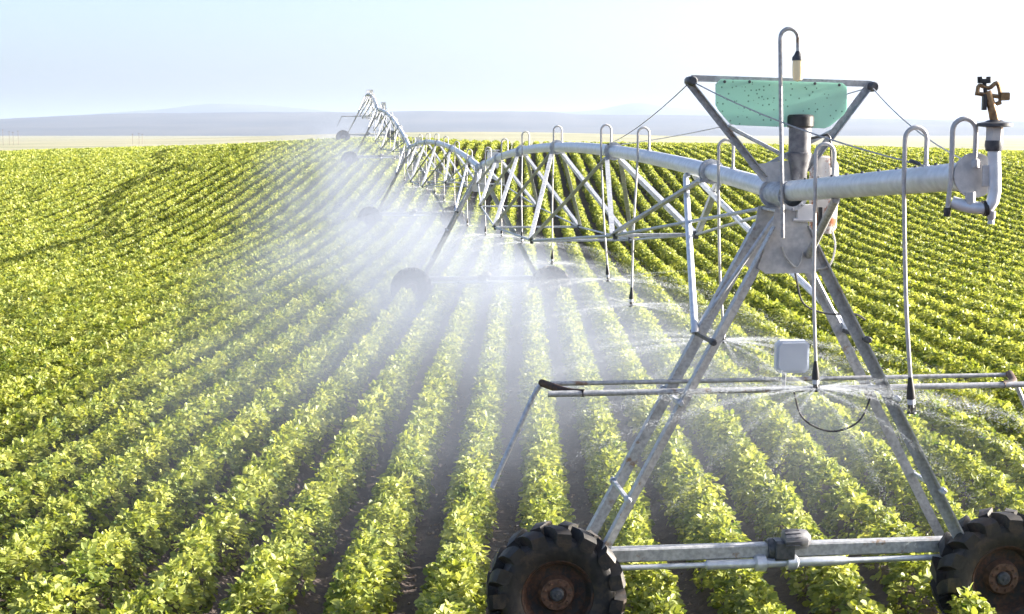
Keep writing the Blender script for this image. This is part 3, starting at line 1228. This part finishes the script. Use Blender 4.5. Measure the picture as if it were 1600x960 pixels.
# ---- green panel hanging in the mast
sp = [(1126, 124), (1316, 130), (1323, 136), (1323, 172), (1318, 180), (1296, 198), (1288, 201), (1150, 196), (1140, 193), (1122, 172), (1118, 164), (1118, 132)]
pts = [L1(x, y, -.02) for x, y in sp]
org = L1(1220, 160, -.02)
sg_ = empty('sign_panel', tow_pt(0, org.x, org.y, org.z), HEAD[0])
b = MB()
b.poly([p - org for p in pts], .008, (0, 1, 0))
b.build('sheet', M['sign'], sg_)
for x, y in ((1132, 128), (1171, 128), (1273, 131), (1311, 133)):
    b = MB()
    b.lathe(L1(x, y, -.018) - org, (0, -1, 0), [(-.03, .008), (.0, .008), (.002, .014), (.01, .012), (.012, 0)], 8)
    b.build('bolt', M['dark_steel'], sg_)
tag(sg_, 'plain green speckled panel bolted between the arms of the mast', 'panel')

# ---- work light on a hooked pole
lb = L1(1222, 345, -.32)
lt = empty('work_light', tow_pt(0, lb.x, lb.y, lb.z), HEAD[0])
LL = lambda x, y: L1(x, y, -.32) - lb
b = MB()
b.tube([LL(1223, 372), LL(1222, 300), LL(1220, 180), LL(1219, 62)] + [LL(1219 + 14 - 14 * math.cos(PI * k / 10), 60 - 15 * math.sin(PI * k / 10)) for k in range(1, 11)] + [LL(1247, 82)], .0165, 12)
b.build('pole', M['leg'], lt)
b = MB()
b.lathe(LL(1247, 80), (0, 0, -1), [(0, .018), (.03, .032), (.05, .046), (.075, .048), (.075, 0)], 16)
b.build('lamp_socket', M['dark_steel'], lt)
b = MB()
b.lathe(LL(1247, 94), (0, 0, -1), [(0, .043), (.05, .045), (.13, .042), (.16, .034), (.175, .0)], 16)
b.build('lamp_glass', M['glass'], lt)
tag(lt, 'slim hooked pole lamp with clear jar glass above the nearest tower', 'lamp')

# ---- drops on the overhang and the nearest span
leftv = -Vector((cs, sn_, 0))


def pipe_top(t):
    if t < 0:
        return OA + e * (-t / .134) + Vector((0, 0, .084))
    return AP[0] + pcs[0][1](t) + Vector((0, 0, .084))


dr = [(-.1335, 1480, 330, True, 'short capped gooseneck stub beside the overhang end plate'), (-.108, 1424, 640, False, 'long drop hose with black weight near the overhang end'),
      (-.046, 1274.5, 607, False, 'white drop hose in front of the head plate of the nearest tower'), (.056, 1130, 532, False, 'drop hose just left of the nearest tower head'),
      (.193, 986, 476, False, 'drop hose on the nearest span, second from the tower'), (.284, 950, 437, False, 'drop hose on the nearest span, third from the tower'),
      (.45, 863, 411, False, 'drop hose at the crown of the nearest span, fourth from the tower'), (.61, None, None, False, 'drop hose on the nearest span, fifth from the tower'),
      (.75, None, None, False, 'drop hose on the nearest span, sixth from the tower'), (.89, None, None, False, 'drop hose on the nearest span beside the second tower')]
nozz = []
for k, (t, px, py, stub, lab) in enumerate(dr):
    tp_ = pipe_top(t)
    if px:
        end = at(px, py, tp_.y)
    else:
        end = tp_ + leftv * .14 + Vector((0, 0, -1.95))
    make_drop(tp_, end, leftv, .24 if t < 0 else .27, lab, stub=stub)
    if not stub:
        nozz.append((t, end))
SPANW = ['', 'second', 'third', 'farthest']
for s_ in (1, 2, 3):
    base_, pc = pcs[s_]
    lv = Vector((-1, 0, 0))
    for k, t in enumerate((.07, .2, .33, .46, .6, .74, .88)):
        tp_ = base_ + pc(t) + Vector((0, 0, .084))
        make_drop(tp_, tp_ + lv * .14 + Vector((0, 0, -1.95)), lv, .25, '%s drop hose along the %s span, counted from its nearer tower' % (ordinal(k + 1).capitalize(), SPANW[s_]))
        if s_ == 1:
            nozz.append((1 + t, tp_ + lv * .14 + Vector((0, 0, -1.95))))

splab = {}
for k, (t, n_) in enumerate(nozz):
    if k == 0:
        continue
    nm = ['', 'bright fan of water drops in front of the nearest tower', 'fan of water drops just left of the nearest tower legs', 'fan of water drops from the second hose of the nearest span',
          'fan of water drops from the third hose of the nearest span', 'fan of water drops from the hose at the nearest span crown', 'fan of water drops from the fifth hose of the nearest span',
          'fan of water drops from the sixth hose of the nearest span', 'fan of water drops beside the second tower'][k] if k < 9 else 'fan of water drops from the %s hose of the second span' % ordinal(k - 8)
    make_spray(n_, nm, 2.3 if t < .1 else 2.6, 20 if t < .1 else 24, 50 + k, 800 if t < .1 else (300 if t < 1 else 110), .72 if t < .1 else .85)

# drops falling as fine rain below the pipe
rg = np.random.default_rng(5)
n = 40000
t = .05 + .6 * rg.random(n) ** 1.3
P0 = np.array([list(AP[0])]) + (np.array([list(AP[1] - AP[0])]) * t[:, None])
w = rg.normal(0, 2.4, n)
X = P0[:, 0] + w
Y = P0[:, 1] + rg.normal(0, .6, n)
hmax = 2.0 * np.clip(1 - (np.abs(w) / 6.0) ** 1.5, .05, 1)
Z = terrain(X, Y) + .1 + rg.random(n) * hmax
C = np.stack([X, Y, Z], -1)
D = nrm(np.stack([np.sign(w) * .35, np.zeros(n), np.full(n, -1.)], -1) + rg.normal(0, .12, (n, 3)))
S = rg.uniform(.6, 1.3, n)
co, f = drops(C, D, S * .005, S * .0009)
o = np_mesh('falling_droplets', co, f, M['water'], True)
tag(o, 'fine white droplets falling below the nearest span', 'water', None, 'stuff')

# ---- mist below the spans
MIST = (.115, .155, .155, .055)
MSHIFT = (-1.6, -2.0, -2.4, -2.2)
mlab = ['thin white spray mist below the nearest span', 'dense white spray mist below the second span', 'white spray mist below the third span', 'faint spray mist below the farthest span']
for i in range(4):
    make_mist(AP[i], AP[i + 1], MIST[i], mlab[i], 1 if i == 0 else 0, MSHIFT[i])

# ---- clods and dry bits lying in the near furrows
rg = np.random.default_rng(9)
n = 26000
Y = 9.8 + 26 * rg.random(n) ** 1.6
k = np.floor(rg.uniform(-14, 14, n))
X = row_x(ROW0 + (k + .5) * ROW, Y) + rg.normal(0, .13, n)
Z = terrain(X, Y) - .065
C = np.stack([X, Y, Z], -1)
S = .007 + .03 * rg.random(n) ** 2.2
D = nrm(rg.normal(0, 1, (n, 3)))
co, f = drops(C, D, S * 1.2, S)
co = co + rg.normal(0, .004, co.shape)
o = np_mesh('soil_clods', co, f, M['clod'], False)
tag(o, 'small brown soil clods lying in the near furrows', 'soil', None, 'stuff')

# ---- far poles on the plain at the left
for k, (x, h) in enumerate(((4, 16), (14, 13), (20, 12), (28, 14), (207, 9), (217, 10), (222, 9))):
    Yp = 1500.0
    top = at(x, 218 - h, Yp)
    zg = float(terrain(top.x, Yp)) - .3
    o = empty('utility_pole', (top.x, Yp, zg))
    b = MB()
    b.tube([(0, 0, 0), (0, 0, top.z - zg)], [.22, .15], 8)
    b.build('post', M['pole'], o)
    b = MB()
    b.beam((-1.3, 0, top.z - zg - .8), (1.3, 0, top.z - zg - .8), .2, .2)
    b.build('cross_arm', M['pole'], o)
    tag(o, 'tiny faint pole on the plain beyond the field, %s from the left edge' % ordinal(k + 1), 'utility pole', 'poles on the far plain')

# ---- haze: one closed box round everything
HAZE = 7.5e-5
b = MB()
x0, x1, ya, yb, za, zb = -45000, 45000, -900, 40000, -120, 420
vs = [(x, y, z) for x in (x0, x1) for y in (ya, yb) for z in (za, zb)]
b.add(vs, [[0, 1, 3, 2], [4, 6, 7, 5], [0, 4, 5, 1], [2, 3, 7, 6], [0, 2, 6, 4], [1, 5, 7, 3]])
m = bpy.data.materials.new('pale_air')
m.use_nodes = True
N, Lk = m.node_tree.nodes, m.node_tree.links
N.remove(N['Principled BSDF'])
pv = N.new('ShaderNodeVolumePrincipled')
pv.inputs['Color'].default_value = (.38, .465, .62, 1)
pv.inputs['Density'].default_value = HAZE
pv.inputs['Anisotropy'].default_value = .2
Lk.new(pv.outputs[0], N['Material Output'].inputs['Volume'])
o = b.build('haze', m)
tag(o, 'pale summer haze over the plain', 'haze', None, 'stuff')

# ------------------------------------------------------------------ light
SUN_AZ, SUN_EL = math.radians(80), math.radians(15.5)
w = bpy.data.worlds.new('World')
SC.world = w
w.use_nodes = True
N, Lk = w.node_tree.nodes, w.node_tree.links
sky = N.new('ShaderNodeTexSky')
sky.sky_type = 'NISHITA'
sky.sun_disc = False
sky.sun_elevation = SUN_EL
sky.sun_rotation = SUN_AZ
sky.air_density = .55
sky.dust_density = 3.1
sky.ozone_density = .8
Lk.new(sky.outputs[0], N['Background'].inputs['Color'])
N['Background'].inputs['Strength'].default_value = .077
sun = bpy.data.lights.new('sun', 'SUN')
sun.energy = 5.0
sun.angle = math.radians(.53)
sun.color = (1, .93, .82)
so = bpy.data.objects.new('sun', sun)
COL.objects.link(so)
sd = Vector((math.sin(SUN_AZ) * math.cos(SUN_EL), math.cos(SUN_AZ) * math.cos(SUN_EL), math.sin(SUN_EL)))
so.rotation_euler = sd.to_track_quat('Z', 'Y').to_euler()
so.location = (30, 30, 30)

# ------------------------------------------------------------------ camera and render settings
cam = bpy.data.cameras.new('camera')
co_ = bpy.data.objects.new('camera', cam)
COL.objects.link(co_)
cam.sensor_width = 36
cam.lens = F / 1600 * 36
cam.clip_start = .1
cam.clip_end = 90000
co_.location = (0, 0, CAM_Z)
co_.rotation_euler = (PI / 2 - PITCH, 0, 0)
SC.camera = co_
SC.view_settings.view_transform = 'Standard'
SC.view_settings.look = 'None'
SC.view_settings.gamma = 1
SC.view_settings.exposure = 2.45
SC.render.engine = 'CYCLES'
cy = SC.cycles
cy.use_denoising = True
cy.use_adaptive_sampling = True
cy.adaptive_threshold = .02
cy.max_bounces = 8
cy.diffuse_bounces = 3
cy.glossy_bounces = 2
cy.transmission_bounces = 5
cy.transparent_max_bounces = 12
cy.volume_bounces = 0
cy.volume_step_rate = 1.0
cy.volume_max_steps = 256
cy.caustics_reflective = False
cy.caustics_refractive = False
cy.sample_clamp_indirect = 6
